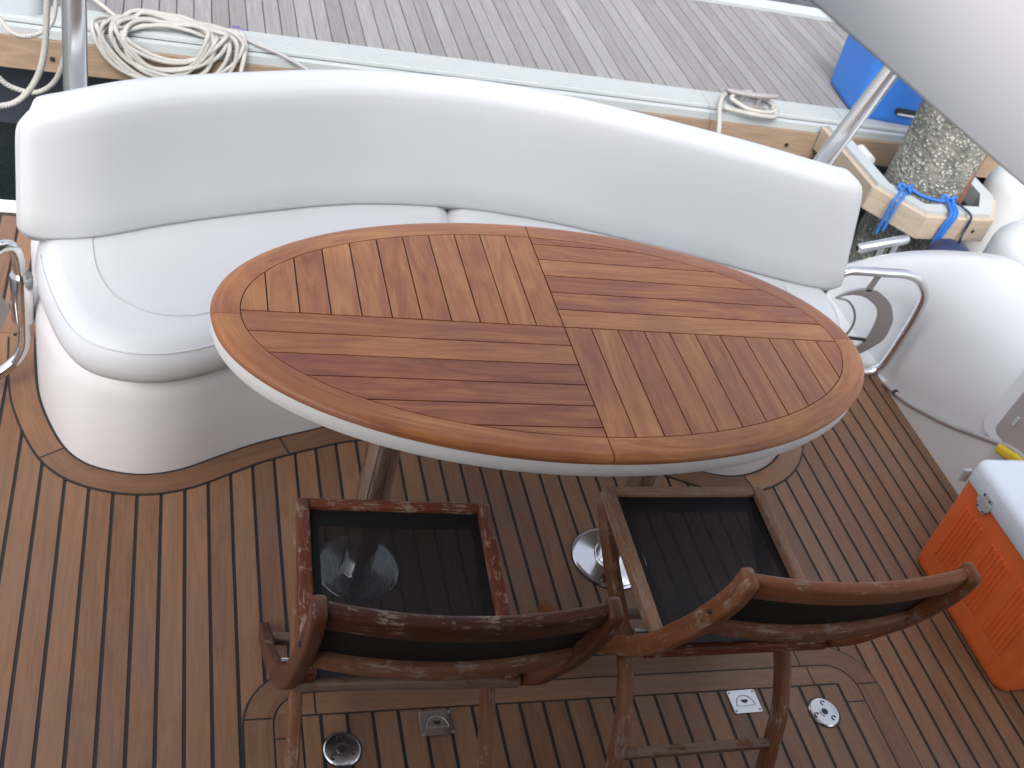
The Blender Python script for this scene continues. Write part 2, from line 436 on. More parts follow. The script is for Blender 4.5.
# ------------------------------------------------------------------ fittings on the hatch
def filler(x, y, rot, label):
    t = thing('filler_cap', label, 'filler cap', (x, y, .0034), rot, 'round filler caps in the deck')
    bm = new_bm(); lathe(bm, [(.001, 0), (.0385, 0), (.0385, .002), (.036, .0042), (.0345, .0036), (.012, .0036), (.012, .0052), (.0085, .0052), (.008, .0036), (.0004, .0036)], 40)
    link('plate', bm, M['steel'], t, smooth=30)
    bm = new_bm(); lathe(bm, [(.001, 0), (.0415, 0), (.0415, .0008), (.001, .0008)], 40); link('gasket', bm, M['black'], t)
    bm = new_bm(); lathe(bm, [(.001, .0036), (.0078, .0036), (.0078, .0042), (.001, .0042)], 16); link('centre_screw', bm, M['black'], t)
    for k in range(3):
        a = R(90 + 120 * k); cx, cy = .0245 * math.cos(a), .0245 * math.sin(a)
        bm = new_bm()
        P = [(cx + .0052 * math.cos(R(q)), cy + .0052 * math.sin(R(q)), .0042) for q in range(20, 290, 15)]
        tube(bm, P, .0013, 6); link('key_notch', bm, M['black'], t)
    return t
filler(.391, 1.18, R(10), 'round steel filler cap with dark sheen behind the left chair')
filler(1.534, 1.19, R(-15), 'round bright steel filler cap right of the weathered chair leg')
def latch(x, y, rot, label):
    t = thing('hatch_latch', label, 'latch', (x, y, .0034), rot, 'square latches in the deck')
    bm = new_bm(); prism(bm, rrect(.074, .06, .004), 0, .003); link('plate', bm, M['steel'], t, bevel=.0008)
    bm = new_bm()
    P = [(.024 * math.cos(R(a)), -.012 + .026 * math.sin(R(a)) * 1.05, .0032) for a in range(0, 181, 12)]
    tube(bm, P, .0011, 6); tube(bm, [(-.024, -.012, .0032), (.024, -.012, .0032)], .0009, 6); link('lift_ring', bm, M['steel_dull'], t)
    bm = new_bm(); prism(bm, [(.009 * math.cos(R(a)), .004 + .009 * math.sin(R(a))) for a in range(180, 361, 20)], .003, .0036); link('finger_hole', bm, M['black'], t)
    for sx, sy in ((-1, -1), (1, -1), (1, 1), (-1, 1)):
        bm = new_bm(); lathe(bm, [(.0002, .003), (.0032, .003), (.0028, .0042), (.0002, .0044)], 10, (sx * .031, sy * .024, 0)); link('screw', bm, M['steel_dull'], t)
latch(.597, 1.227, R(1), 'square steel flush latch in dull grey between the left chair legs')
latch(1.338, 1.232, R(1), 'square bright steel flush latch left of the bright round cap')

# ------------------------------------------------------------------ table
TX, TY, TZ, RX, RY = .809, 1.694, .722, .712, .383
tab = thing('oval_table', 'large oval teak table with quartered plank top on two chrome legs', 'table', (TX, TY, 0))
def ell(rx, ry, n=128): return [(rx * math.cos(2 * PI * k / n), ry * math.sin(2 * PI * k / n)) for k in range(n)]
RING = .056
inner = ell(RX - RING, RY - RING); seam = .0030; PB = .0605
bm = new_bm(); random.seed(5)
TONES = {(-1, 1): [.55, .6, .5, .7, .5, .4, .6, .75, .4, .55, .6, .5], (1, 1): [.7, .4, .15, .6, .35, .3, .5, .4, .4, .4, .4, .4],
         (-1, -1): [.45, .6, .12, .2, .16, .25, .3, .3, .3, .3, .3, .3], (1, -1): [.4, .65, .45, .58, .68, .5, .35, .6, .5, .55, .5, .5]}
for sx, sy, along in ((-1, 1, 'y'), (1, 1, 'x'), (-1, -1, 'x'), (1, -1, 'y')):
    n = 12
    for k in range(n):
        a, b = k * PB + seam / 2 * (1 if k else 1), (k + 1) * PB - seam / 2
        big = .8
        if along == 'y': P = [(sx * a, sy * seam / 2), (sx * b, sy * seam / 2), (sx * b, sy * big), (sx * a, sy * big)]
        else: P = [(sx * seam / 2, sy * a), (sx * big, sy * a), (sx * big, sy * b), (sx * seam / 2, sy * b)]
        ar = sum(P[i][0] * P[(i + 1) % 4][1] - P[(i + 1) % 4][0] * P[i][1] for i in range(4))
        if ar < 0: P = P[::-1]
        P = clip_convex(P, inner)
        if len(P) < 3: continue
        prism(bm, P, TZ - .012, TZ, PI / 2 if along == 'y' else 0, tone=TONES[(sx, sy)][k] + random.uniform(-.06, .06))
link('plank_top', bm, M['table'], tab)
bm = new_bm(); prism(bm, ell(RX - .02, RY - .02), TZ - .02, TZ - .0045); link('seam_filler', bm, M['caulk'], tab)
# ring border with bullnose, four curved boards
bm = new_bm()
def bull(th):
    ct, st = math.cos(th), math.sin(th); out = []
    for d, z in ((-RING + .002, 0), (-.013, 0), (-.006, -.0015), (-.0015, -.006), (0, -.010), (-.0012, -.0125), (-.0035, -.0138), (-.0022, -.0155), (-.003, -.0205), (-.02, -.0215), (-RING + .002, -.02)):
        out.append(((RX + d) * ct, (RY + d) * st, TZ + z))
    return out
for a0, a1 in ((-90, 2), (2, 90), (90, 182), (182, 270)):
    loft(bm, [bull(R(a0 + .1 + (a1 - a0 - .2) * i / 40)) for i in range(41)], tone=random.uniform(.35, .7))
link('border_ring', bm, M['table'], tab, smooth=35)
bm = new_bm(); prof = [(-.02, -.0217), (-.005, -.0217), (-.004, -.028), (-.0045, -.050), (-.009, -.058), (-.03, -.061)]
N = 128
rings = [[((RX + d) * math.cos(2 * PI * k / N), (RY + d) * math.sin(2 * PI * k / N), TZ + z) for k in range(N)] for d, z in prof]
loft(bm, rings); link('white_apron', bm, simple('white_table_rim', (.84, .825, .80), .4, mott=.02), tab, smooth=40)
for dx, dy in ((-.335, -.04), (.318, -.025)):
    bm = new_bm(); lathe(bm, [(.043, .012), (.040, .03), (.0375, .08), (.0375, .60), (.040, .63), (.06, .652)], 40, (dx, dy, 0))
    leg = link('leg', bm, M['chrome'], tab, smooth=50)
    bm = new_bm(); lathe(bm, [(.1, .0), (.1, .003), (.097, .0055), (.09, .0062), (.05, .0085), (.044, .010), (.0436, .018)], 56, (dx, dy, 0)); link('base_disc', bm, M['chrome'], leg, smooth=40)
    bm = new_bm(); lathe(bm, [(.05, .0), (.1025, .0), (.1025, .0018), (.05, .0018)], 56, (dx, dy, 0)); link('gasket', bm, M['black'], leg)

# ------------------------------------------------------------------ sofa
sofa = thing('curved_sofa', 'long curved white vinyl cockpit sofa behind the oval table', 'sofa', (.8, 2.3, 0))
SO = Vector((.8, 2.3, 0))
BACK = [(-.33, 2.318), (-.268, 2.303), (-.144, 2.325), (.027, 2.405), (.238, 2.488), (.51, 2.572), (.797, 2.598), (1.018, 2.575), (1.222, 2.527), (1.516, 2.437), (1.746, 2.358), (1.869, 2.328), (1.965, 2.33)]
back = [(p.x, p.y) for p in catmull([(x, y, 0) for x, y in BACK], 10)]
def backy(x):
    for (xa, ya), (xb, yb) in zip(back[:-1], back[1:]):
        if xa <= x <= xb: return ya + (yb - ya) * (x - xa) / (xb - xa)
    return back[0][1] if x < back[0][0] else back[-1][1]
def L(p): return Vector(p) - SO
# base
bm = new_bm()
far = [(1.93, 2.62), (1.55, 2.66), (.8, 2.76), (.05, 2.66), (-.315, 2.55)]
foot = front + far
rings = []
for d, z in ((0, .0), (0, .05), (0, .235), (.008, .262), (.024, .282), (.04, .305)):
    rings.append([L((x, y, z)) for x, y in offset(foot, d, True)])
# foot is traversed left->right along the front (counter-clockwise), so a positive offset goes inward
loft(bm, rings); link('base', bm, M['gelcoat_base'], sofa, smooth=40)
def cushion(xa, xb, name):
    fr = [(x, y) for x, y in front if xa <= x <= xb]
    bk = [(x, backy(x) + .115) for x in [xb - (xb - xa) * i / 30 for i in range(31)]]
    if xa < -.2: bk = [(x, y) for x, y in bk if x > -.285]; fr = [(x, y) for x, y in fr if y < 2.33]
    if xb > 1.85: bk = [(x, y) for x, y in bk if x < 1.90]; fr = [(x, y) for x, y in fr if y < 2.34]
    fr = [(x + .034 * min(1, max(0, (-.10 - x) / .14)), y) for x, y in fr]; bk = [(x + .034 * min(1, max(0, (-.10 - x) / .14)), y) for x, y in bk]
    poly = fr + bk
    # round off sharp corners a little
    res = []
    for a, b in zip(poly, poly[1:] + poly[:1]):
        q_ = max(1, round(math.dist(a, b) / .018)); res += [(a[0] + (b[0] - a[0]) * i / q_, a[1] + (b[1] - a[1]) * i / q_) for i in range(q_)]
    nfr = sum(1 for p in res if p[1] < backy(p[0]) - .03); poly = res
    for _ in range(9): poly = [((a[0] + 2 * b[0] + c[0]) / 4, (a[1] + 2 * b[1] + c[1]) / 4) for a, b, c in zip(poly[-1:] + poly[:-1], poly, poly[1:] + poly[:1])]
    bm = new_bm(); rings = []
    for d, z in ((.02, .3), (0.0, .3005), (-.018, .31), (-.028, .33), (-.030, .352), (-.027, .374), (-.017, .392), (-.003, .407), (.010, .4145), (.020, .4185), (.028, .4205)):
        rings.append([L((x, y, z)) for x, y in offset(poly, d, True)])
    loft(bm, rings); o = link(name, bm, M['vinyl'], sofa, smooth=60)
    # piping along the upper edge of the front
    bm = new_bm()
    P = []
    for x, y in offset(poly, -.0165, True):
        if y < backy(x) - .01 and (x < .75 or x > .82): P.append(L((x, y, .3945)))
        elif len(P) > 8: break
    tube(bm, P, .0022, 6); link('piping', bm, M['vinyl'], o)
    return o
cl = cushion(-.31, .772, 'seat_cushion')
cr_ = cushion(.800, 1.905, 'seat_cushion')
bm = new_bm()
st = catmull([(-.150, 2.335, .4222), (-.148, 2.30, .4222), (-.133, 2.205, .4222), (-.1, 2.123, .4222), (-.056, 2.079, .4222), (0, 2.05, .4222), (.064, 2.048, .4222), (.119, 2.066, .4222), (.25, 2.14, .4222), (.4, 2.19, .4222), (.74, 2.26, .4222)], 6)
tube(bm, [L(p) for p in st], .0012, 6); link('stitched_seam', bm, M['stitch'], cl)
bm = new_bm()
tube(bm, [L((.8 * 2 - p.x, p.y, p.z)) for p in st[:-2]], .0016, 6); link('stitched_seam', bm, M['stitch'], cr_)
# backrest
prof = [(0.03, .40), (0.020, .415), (.008, .423), (0.0, .438), (.004, .5), (.015, .6), (.025, .70), (.030, .733), (.037, .751), (.050, .762), (.075, .767), (.105, .767), (.126, .761), (.139, .745), (.144, .70), (.145, .55), (.145, .40)]
ends = []
def station(p, nrm, e_side, kz):
    # kz 0..1 rounding factor for the end of the backrest
    out = []
    ztop = .768
    for d, z in prof:
        zz = .40 + (z - .40) * (1 - .13 * kz) if z > .41 else z
        dd = .072 + (d - .072) * (1 - .55 * kz)
        out.append(L((p[0] + nrm[0] * dd, p[1] + nrm[1] * dd, zz)))
    return out
bm = new_bm(); rings = []
m = len(back); cum = [0]
for a, b in zip(back[:-1], back[1:]): cum.append(cum[-1] + math.dist(a, b))
ER = .07
dens = [0, .0015, .004, .009, .016, .025, .036, .048, .058, ER]
svals = dens + [ER + (cum[-1] - 2 * ER) * i / 110 for i in range(1, 110)] + [cum[-1] - e for e in dens[::-1]]
for s in svals:
    i = max(k for k in range(m) if cum[k] <= s + 1e-9); i = min(i, m - 2)
    f = (s - cum[i]) / (cum[i + 1] - cum[i]); p = (back[i][0] + (back[i + 1][0] - back[i][0]) * f, back[i][1] + (back[i + 1][1] - back[i][1]) * f)
    i0, i1 = max(0, i - 3), min(m - 1, i + 4)
    tx, ty = back[i1][0] - back[i0][0], back[i1][1] - back[i0][1]; l = math.hypot(tx, ty)
    e = min(s, cum[-1] - s); k = 0
    if e < ER: k = 1 - math.sqrt(max(0, 1 - ((ER - e) / ER) ** 2))
    ring = station(p, (-ty / l, tx / l), 0, k); k2 = max(0, 1 - s / .36) ** 2
    ring = [Vector((v.x, v.y, v.z - .050 * k2 * max(0, (v.z - .45) / .32))) for v in ring]; rl = max(0, 1 - (cum[-1] - s) / .5)
    rings.append([v + Vector((-.22 * rl * rl * max(0, v.z - .42), 0, 0)) for v in ring])
loft(bm, rings); br = link('backrest', bm, M['vinyl'], sofa, smooth=60)
for s_i in (4, -5):
    bm = new_bm(); tube(bm, [Vector(p) + Vector((0, -.0005, .0005)) for p in rings[s_i][:13]], .0012, 6); link('stitched_seam', bm, M['vinyl'], br)
# white coaming behind the backrest
bm = new_bm()
cA = [(x, y + .125) for x, y in back[8:-6]]; cB = [(x, y + .30) for x, y in back[8:-6]]
strip(bm, cB, cA, -.45, .60); tag(link('aft_coaming', bm, M['gelcoat'], bevel=.02), 'white moulded coaming standing behind the curved backrest', 'coaming')

# ------------------------------------------------------------------ chairs
def chair(name_label, loc, rz, worn, stretcher_z):
    t = thing('folding_chair', name_label, 'chair', loc, rz, 'two folding teak chairs drawn up to the table')
    dark, flaky, grey = M['chair_dark'], M['chair_flaky'], M['chair_grey']
    sm = flaky if not worn else M['chair_pale']; W = .216 if not worn else .213
    for sx in (-1, 1):
        bm = new_bm()
        P = catmull([(sx * W, -.538, .812), (sx * W, -.528, .75), (sx * W, -.49, .64), (sx * W, -.45, .55), (sx * W, -.395, .44), (sx * W, -.295, .30), (sx * W, -.155, .15), (sx * W, .01, .012)], 7)
        sweep(bm, P, .022, .041, (0, 1, .25), .006, ends=.008, side=(1, 0, 0)); st = link('stile', bm, M['chair_stile'] if not worn else (M['chair_warm']), t, smooth=50)
        bm = new_bm(); lathe(bm, [(.0002, 0), (.0045, 0), (.004, .003), (.0002, .003)], 10, f=lambda v: Vector((sx * (W + .0115) + sx * v.z, -.508 + v.x, .69 + v.y))); link('dowel', bm, M['black'], st)
        bm = new_bm()
        bow = .018 if worn else .006
        P = catmull([(sx * .183, -.012, .415), (sx * .183, -.13, .352), (sx * .183, -.27 - bow, .272 + bow), (sx * .183, -.365 - bow, .195), (sx * .183, -.425, .10), (sx * .183, -.455, .012)], 8)
        sweep(bm, P, .024, .040, (0, 1, .4), .006, ends=.004, side=(1, 0, 0)); link('leg', bm, M['chair_brown'], t, smooth=50)
        bm = new_bm()
        sweep(bm, [(sx * .181, .0, .437), (sx * .181, -.2, .430), (sx * .181, -.385, .421)], .026, .030, (0, 0, 1), .005, ends=.003)
        link('seat_rail', bm, sm, t, smooth=50)
    # front and rear seat rails
    bm = new_bm(); sweep(bm, [(-.167, -.006, .4375), (0, -.006, .4375), (.167, -.006, .4375)], .022, .024, (0, 0, 1), .005); link('front_rail', bm, flaky if not worn else M['chair_pale'], t, smooth=50)
    bm = new_bm(); sweep(bm, [(-.2, -.372, .392), (0, -.372, .392), (.2, -.372, .392)], .030, .026, (0, 0, 1), .006); link('rear_rail', bm, flaky if worn else grey, t, smooth=50)
    # seat sling, slightly sagging
    bm = new_bm(); rings = []
    for i in range(13):
        y = -.018 - .365 * i / 12; row = []
        for j in range(11):
            x = -.167 + .334 * j / 10; sag = .010 * (1 - (x / .167) ** 2) * math.sin(PI * i / 12)
            row.append((x, y, .4365 - .016 * i / 12 - sag))
        rings.append(row)
    loft(bm, rings, closed_ring=False, caps=False); link('seat_sling', bm, M['sling'], t, smooth=60)
    def sl(x, y, d): return (x, y, .4365 - .016 * (-.018 - y) / .365 - .010 * (1 - (x / .167) ** 2) * math.sin(PI * min(1, max(0, (-.018 - y) / .365))) + d)
    for kind in range(4):
        bm = new_bm(); rows = []
        for i in range(11):
            if kind < 2: y0 = -.018 if kind == 0 else -.345; rows.append([sl(-.167 + .0334 * i, y0 - .038 * q_ / 2, .0012) for q_ in range(3)])
            else: sg = -1 if kind == 2 else 1; rows.append([sl(sg * (.167 - .016 * q_ / 2), -.018 - .0365 * i, .0016) for q_ in range(3)])
        loft(bm, rows, closed_ring=False, caps=False); link('sling_hem', bm, M['sling_back'], t, smooth=60)
    # curved top rail
    def rail(z, y0, bow, w=.205): return [(x, y0 - bow * (1 - (x / w) ** 2), z - .004 * (1 - (x / w) ** 2)) for x in [w * (-1 + 2 * i / 20) for i in range(21)]]
    bm = new_bm(); sweep(bm, rail(.791, -.533, .022), .023, .046, (0, -.16, 1), .007); link('top_rail', bm, dark if not worn else M['chair_warm'], t, smooth=50)
    bm = new_bm(); sweep(bm, rail(.632, -.485, .026), .028, .040, (0, -.16, 1), .008); link('lower_rail', bm, M['chair_brown'], t, smooth=50)
    bm = new_bm(); rows = []
    for k in range(5):
        f = k / 4; rows.append([(x, y, z) for x, y, z in rail(.772 - .13 * f, -.530 + .043 * f, .022 - .001 * math.sin(PI * f))])
    loft(bm, rows, closed_ring=False, caps=False); link('back_sling', bm, M['sling_back'], t, smooth=60)
    if stretcher_z:
        yy = -.425
        bm = new_bm(); sweep(bm, [(-.175, yy, stretcher_z), (0, yy, stretcher_z), (.175, yy, stretcher_z)], .020, .030, (0, -.3, 1), .004); link('stretcher', bm, grey, t, smooth=50)
    bm = new_bm(); sweep(bm, [(-.205, -.055, .075), (0, -.055, .075), (.205, -.055, .075)], .022, .022, (0, 0, 1), .005); link('front_stretcher', bm, grey, t, smooth=50)
    for sx in (-1, 1):
        bm = new_bm(); tube(bm, [(sx * .16, -.352, .422), (sx * .226, -.352, .424)], .005, 8); link('pivot_pin', bm, M['steel'], t)
    return t
M['chair_stile'] = wood('dark_varnished_stile', [(0, (.04, .014, .008)), (.5, (.095, .032, .017)), (1, (.16, .06, .033))], (.35, .5),
                        spec=.22, worn=(.34, .25, .19), worn_amt=-.05, fine=.3, figure=.5, tonew=.2, bump=.4)
M['chair_brown'] = wood('brown_worn_teak', [(0, (.08, .03, .016)), (.5, (.18, .075, .038)), (1, (.27, .13, .075))], (.45, .6),
                        spec=.22, worn=(.36, .27, .21), worn_amt=.16, fine=.4, figure=.5, tonew=.2, bump=.4)
M['chair_pale'] = wood('pale_worn_teak', [(0, (.14, .06, .032)), (.5, (.31, .165, .095)), (1, (.46, .29, .185))], (.5, .7),
                       spec=.22, worn=(.42, .32, .25), worn_amt=.3, fine=.4, figure=.5, tonew=.2, bump=.5)
M['chair_warm'] = wood('warm_worn_teak', [(0, (.07, .022, .009)), (.5, (.195, .066, .026)), (1, (.30, .12, .055))], (.38, .5),
                       spec=.22, worn=(.36, .26, .19), worn_amt=.14, fine=.35, figure=.5, tonew=.2, bump=.4)
chair('dark red-brown folding teak chair with scratched top rail and see-through black seat', (.463, 1.452, .002), R(-2.3), False, None)
chair('greyer weathered folding teak chair with bleached rails beside the orange cooler', (1.114, 1.494, .002), R(0.1), True, .10)

# ------------------------------------------------------------------ cooler
coo = thing('ice_cooler', 'orange ice cooler with white lid on the teak deck', 'cooler', (2.186, 1.437, .003))
LX, LY = .139, .228
bm = new_bm()
rings = []
for sx_, z in ((.94, .0), (.965, .006), (.972, .02), (1.0, .318)):
    rings.append([(a * 1, b * 1, z) for a, b in rrect(2 * LX * sx_, 2 * LY * (sx_ + 1) / 2, .032, 5)])
loft(bm, rings); body = link('body', bm, M['orange'], coo, smooth=50)
def facex(z): return -LX * (.972 + .028 * (z - .02) / .28)
for yc in (-.128, 0.0, .128):
    bm = new_bm()
    for k in range(6):   # raised vertical ribs
        y = yc - .036 + .0144 * k
        sweep(bm, [(facex(z) - .0004, y, z) for z in (.075, .16, .262)], .0072, .006, (1, 0, 0), .0025)
    for (ya, za, yb, zb) in ((-.05, .066, .05, .066), (.05, .066, .05, .272), (-.05, .066, -.05, .272)):
        sweep(bm, [(facex(za) + .0012, yc + ya, za), (facex(zb) + .0012, yc + yb, zb)], .004, .004, (1, .01, 0), .0015)
    link('rib_panel', bm, M['orange'], body, smooth=50)
bm = new_bm(); rings = []
for s, z in ((.0, .3185), (.004, .319), (.006, .324), (.005, .367), (.001, .378), (-.008, .384), (-.018, .386), (-.022, .3835), (-.03, .3835)):
    rings.append([(a, b, z) for a, b in rrect(2 * (LX + s), 2 * (LY + s), .034 + s, 6)])
loft(bm, rings); lid = link('lid', bm, M['lid'], coo, smooth=45)
bm = new_bm()
for k in range(9): box(bm, -.07, .10, .09 - .014 * k, .0915 - .014 * k, .3825, .3850)
link('lid_rib', bm, M['lid'], lid)
bm = new_bm()
def fx(x, y, z): return Vector((-LX - .0065 - z, x, y))
prism(bm, rrect(.036, .052, .005), 0, .004, f=lambda x, y, z: fx(x + .125, y + .323, z))
prism(bm, rrect(.052, .022, .005), 0, .0055, f=lambda x, y, z: fx(x + .125, y + .323, z))
lt = link('latch', bm, M['fender'], coo, bevel=.0008)
for sx in (-1, 1):
    for sz in (-1, 1):
        bm = new_bm(); lathe(bm, [(.0002, 0), (.0032, 0), (.0028, .002), (.0002, .002)], 10, f=lambda v: fx(.125 + sx * .0125 + v.x, .323 + sz * .019 + v.y, .0035 + v.z)); link('screw', bm, M['black'], lt)
bm = new_bm(); sweep(bm, [(-LX + .01, LY + .010, .29), (-LX + .01, LY + .012, .328)], .026, .010, (0, 1, 0), .004); link('hinge', bm, M['fender'], coo, smooth=40)
bm = new_bm(); 
P = catmull([(2.335, 1.86, .235), (2.332, 1.82, .25), (2.335, 1.78, .262), (2.328, 1.7, .262), (2.333, 1.6, .26)], 6)
sweep(bm, P, .018, .03, (0, 0, 1), .008); 
yel = tag(link('yellow_strap', bm, M['yellow'], smooth=50), 'yellow folded strap lying on the ledge behind the orange cooler', 'strap')

# ------------------------------------------------------------------ right bulwark moulding
def interp(tab, y):
    for (a, va), (b, vb) in zip(tab[:-1], tab[1:]):
        if a <= y <= b:
            f = (y - a) / (b - a); return va + (vb - va) * f
    return tab[0][1] if y < tab[0][0] else tab[-1][1]
ZB = [(.6, .31), (1.6, .30), (1.83, .265), (1.93, .208), (2.07, .128), (2.25, .047), (2.39, .008), (2.46, .002), (3.4, .002)]
ZT = [(.6, .52), (2.38, .52), (2.475, .508), (2.64, .41), (2.77, .322), (2.88, .232), (2.94, .16), (3.0, .08), (3.09, .01), (3.16, -.06), (3.3, -.18)]
def smooth_tab(tab, y, w=.05): return sum(interp(tab, y + w * k / 3) for k in range(-3, 4)) / 7
mould = thing('side_moulding', 'white moulded bulwark bulging up along the right side of the deck', 'bulwark', (2.6, 2, 0))
MO = Vector((2.6, 2, 0))
bm = new_bm(); rings = []
ys = [-.3, .2, .6, 1.0, 1.4] + [1.5 + .05 * i for i in range(36)] + [3.3]
for y in ys:
    zb, zt = smooth_tab(ZB, y, .03), smooth_tab(ZT, y, .05); zb = min(zb, zt - .01) if zt > .02 else -.3 + zt
    h = zt - zb
    aft = min(1, max(0, (y - 2.45) / .5))
    base = [(2.362, 0), (2.364, .22), (2.375, .48), (2.40, .70), (2.44, .86), (2.50, .955), (2.57, .995), (2.64, .99), (2.74, .93), (2.85, .78), (2.97, .5)]
    ring = [Vector((x + .0 * aft, y, zb + h * k)) - MO for x, k in catmull_pairs] if False else [Vector((x, y, zb + h * k)) - MO for x, k in base]
    ring += [Vector((3.02, y, -.7)) - MO, Vector((2.40, y, -.7)) - MO]
    rings.append(ring)
loft(bm, rings); shell = link('shell', bm, M['gelcoat'], mould, smooth=70)
sub = shell.modifiers.new('sub', 'SUBSURF'); sub.levels = 1; sub.render_levels = 1
# lower wall panel under the bead, down to the deck
bm = new_bm(); A = []; Bz = []
for y in [-.3, .6, 1.2, 1.6] + [1.65 + .05 * i for i in range(17)]:
    z = smooth_tab(ZB, y, .03); A.append((y, z))
rings = [[Vector((2.353, y, -.05)) - MO, Vector((2.353, y, max(z, .001))) - MO, Vector((2.39, y, max(z, .001))) - MO, Vector((2.39, y, -.05)) - MO] for y, z in A]
loft(bm, rings); link('lower_wall', bm, M['gelcoat_base'], mould, smooth=30)
bm = new_bm(); tube(bm, [Vector((2.352, y, max(z, .004))) - MO for y, z in A if y < 2.44], .0085, 10)
bd = link('trim_bead', bm, simple('grey_trim_bead', (.42, .40, .39), .4), mould, smooth=60)
bm = new_bm(); lathe(bm, [(.002, -.006), (.0105, -.006), (.0105, .006), (.002, .006)], 12, f=lambda v: Vector((2.352 + v.x, 2.335 + v.z, .024 + v.y)) - MO); link('bead_joint', bm, M['black'], bd)
# locker door let into the moulding
bm = new_bm()
def loc(x, y, z):  # x along Y, y up the leaning face, z out of it
    return Vector((2.3615 + .022 * y / .25 - z, 0 + x, .225 + y)) - MO
prism(bm, rrect(.46, .30, .03, 5), 0, .012, f=lambda x, y, z: loc(1.745 + x, .145 + y, z)); fr = link('locker_frame', bm, M['gelcoat'], mould, bevel=.004)
bm = new_bm(); prism(bm, rrect(.40, .23, .02, 5), 0, .003, f=lambda x, y, z: loc(1.725 + x, .14 + y, z + .012)); dr = link('locker_door', bm, M['locker'], mould, bevel=.001)
bm = new_bm(); prism(bm, rrect(.012, .03, .003), 0, .006, f=lambda x, y, z: loc(1.88 + x, .10 + y, z + .015)); link('catch', bm, M['fender'], dr, bevel=.001)
# transom step behind the gate
bm = new_bm(); box(bm, 1.90, 2.40, 2.482, 3.02, -.5, .018); 
link('transom_step', bm, M['gelcoat'], mould, bevel=.02).location = -MO
# left bulwark, mirrored, outside the frame
lm = thing('side_moulding', 'white moulded bulwark along the left side of the deck', 'bulwark', (-1.0, 1.4, 0))
bm = new_bm(); loft(bm, [[(x + 1.0, y - 1.4, z) for x, z in ((-.79, -.1), (-.79, .3), (-.83, .48), (-.92, .54), (-1.15, .52), (-1.25, .3), (-1.28, -.7), (-.85, -.7))] for y in (-.3, .5, 1.2, 1.7, 1.72)]); link('shell', bm, M['gelcoat'], lm, smooth=50)
lm['label'] = 'white moulded bulwark on the left of the deck, out past the sofa'

# ------------------------------------------------------------------ right stern gate
GY = 2.43
gate = thing('stern_gate', 'closed stainless stern gate with crescent plate right of the sofa', 'gate', (2.17, GY, -.006), group='stainless stern gates')
def GP(x, z, dy=0): return Vector((x - 2.17, dy, z))
bm = new_bm()
loop = [(1.97, .10), (1.962, .2), (1.962, .33), (1.975, .40), (2.014, .432), (2.07, .437), (2.15, .4375), (2.232, .437), (2.291, .415), (2.335, .362), (2.346, .29), (2.344, .19), (2.336, .09), (2.322, .055), (2.286, .034), (2.2, .030), (2.1, .030), (2.02, .035), (1.982, .055)]
tube(bm, catmull([GP(*p) for p in loop], 6, True), .0145, 14, True); link('tube_frame', bm, M['chrome'], gate, smooth=60)
outer = [(2.021, .332), (2.045, .352), (2.068, .363), (2.092, .371), (2.117, .374), (2.152, .369), (2.182, .355), (2.222, .328), (2.25, .295), (2.270, .26), (2.277, .225), (2.276, .18), (2.255, .15), (2.22, .118), (2.17, .09)]
inn = [(2.17, .125), (2.2, .155), (2.212, .18), (2.214, .21), (2.212, .24), (2.207, .265), (2.192, .295), (2.17, .315), (2.145, .331), (2.118, .343), (2.095, .347), (2.074, .348), (2.05, .344)]
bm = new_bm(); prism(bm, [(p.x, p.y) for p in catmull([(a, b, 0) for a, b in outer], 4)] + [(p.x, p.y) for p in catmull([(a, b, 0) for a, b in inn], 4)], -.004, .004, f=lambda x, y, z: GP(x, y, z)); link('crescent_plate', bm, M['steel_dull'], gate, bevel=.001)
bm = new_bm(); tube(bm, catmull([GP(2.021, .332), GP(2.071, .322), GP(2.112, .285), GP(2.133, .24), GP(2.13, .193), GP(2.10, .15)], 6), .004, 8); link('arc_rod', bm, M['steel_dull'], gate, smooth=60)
bm = new_bm(); prism(bm, [(2.112, .366), (2.132, .366), (2.140, .43), (2.124, .43)], -.004, .004, f=lambda x, y, z: GP(x, y, z)); link('stem', bm, M['steel_dull'], gate)
bm = new_bm(); tube(bm, [GP(2.13, .178), GP(2.21, .172)], .006, 8); link('bolt', bm, M['black'], gate)
# left stern gate, swung open
gl = thing('stern_gate', 'open stainless stern gate hinged at the left end of the sofa', 'gate', (-.304, 2.262, 0), group='stainless stern gates')
def GL(s, z, d=0):
    a = R(205); return Vector((math.cos(a) * s - math.sin(a) * d, math.sin(a) * s + math.cos(a) * d, z))
bm = new_bm()
lp = [(0, .17), (0, .30), (.004, .39), (.014, .43), (.035, .44), (.07, .43), (.2, .42), (.32, .41), (.37, .36), (.38, .25), (.37, .12), (.33, .06), (.2, .04), (.1, .05), (.04, .08), (.01, .12)]
tube(bm, catmull([GL(*p) for p in lp], 6, True), .0145, 14, True); link('tube_frame', bm, M['chrome'], gl, smooth=60)
bm = new_bm(); lathe(bm, [(.001, .215), (.024, .215), (.026, .22), (.026, .345), (.024, .35), (.001, .35)], 24); link('hinge_barrel', bm, M['chrome'], gl, smooth=40)
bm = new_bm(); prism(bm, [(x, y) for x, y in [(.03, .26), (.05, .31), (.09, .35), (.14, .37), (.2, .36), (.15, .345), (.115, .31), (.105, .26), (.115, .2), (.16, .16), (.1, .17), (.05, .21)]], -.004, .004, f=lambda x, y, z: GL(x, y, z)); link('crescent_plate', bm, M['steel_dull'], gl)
bm = new_bm(); box(bm, 0, .03, -.004, .004, .255, .275, f=lambda x, y, z: GL(x, z, y)); link('hinge_plate', bm, M['steel_dull'], gl)

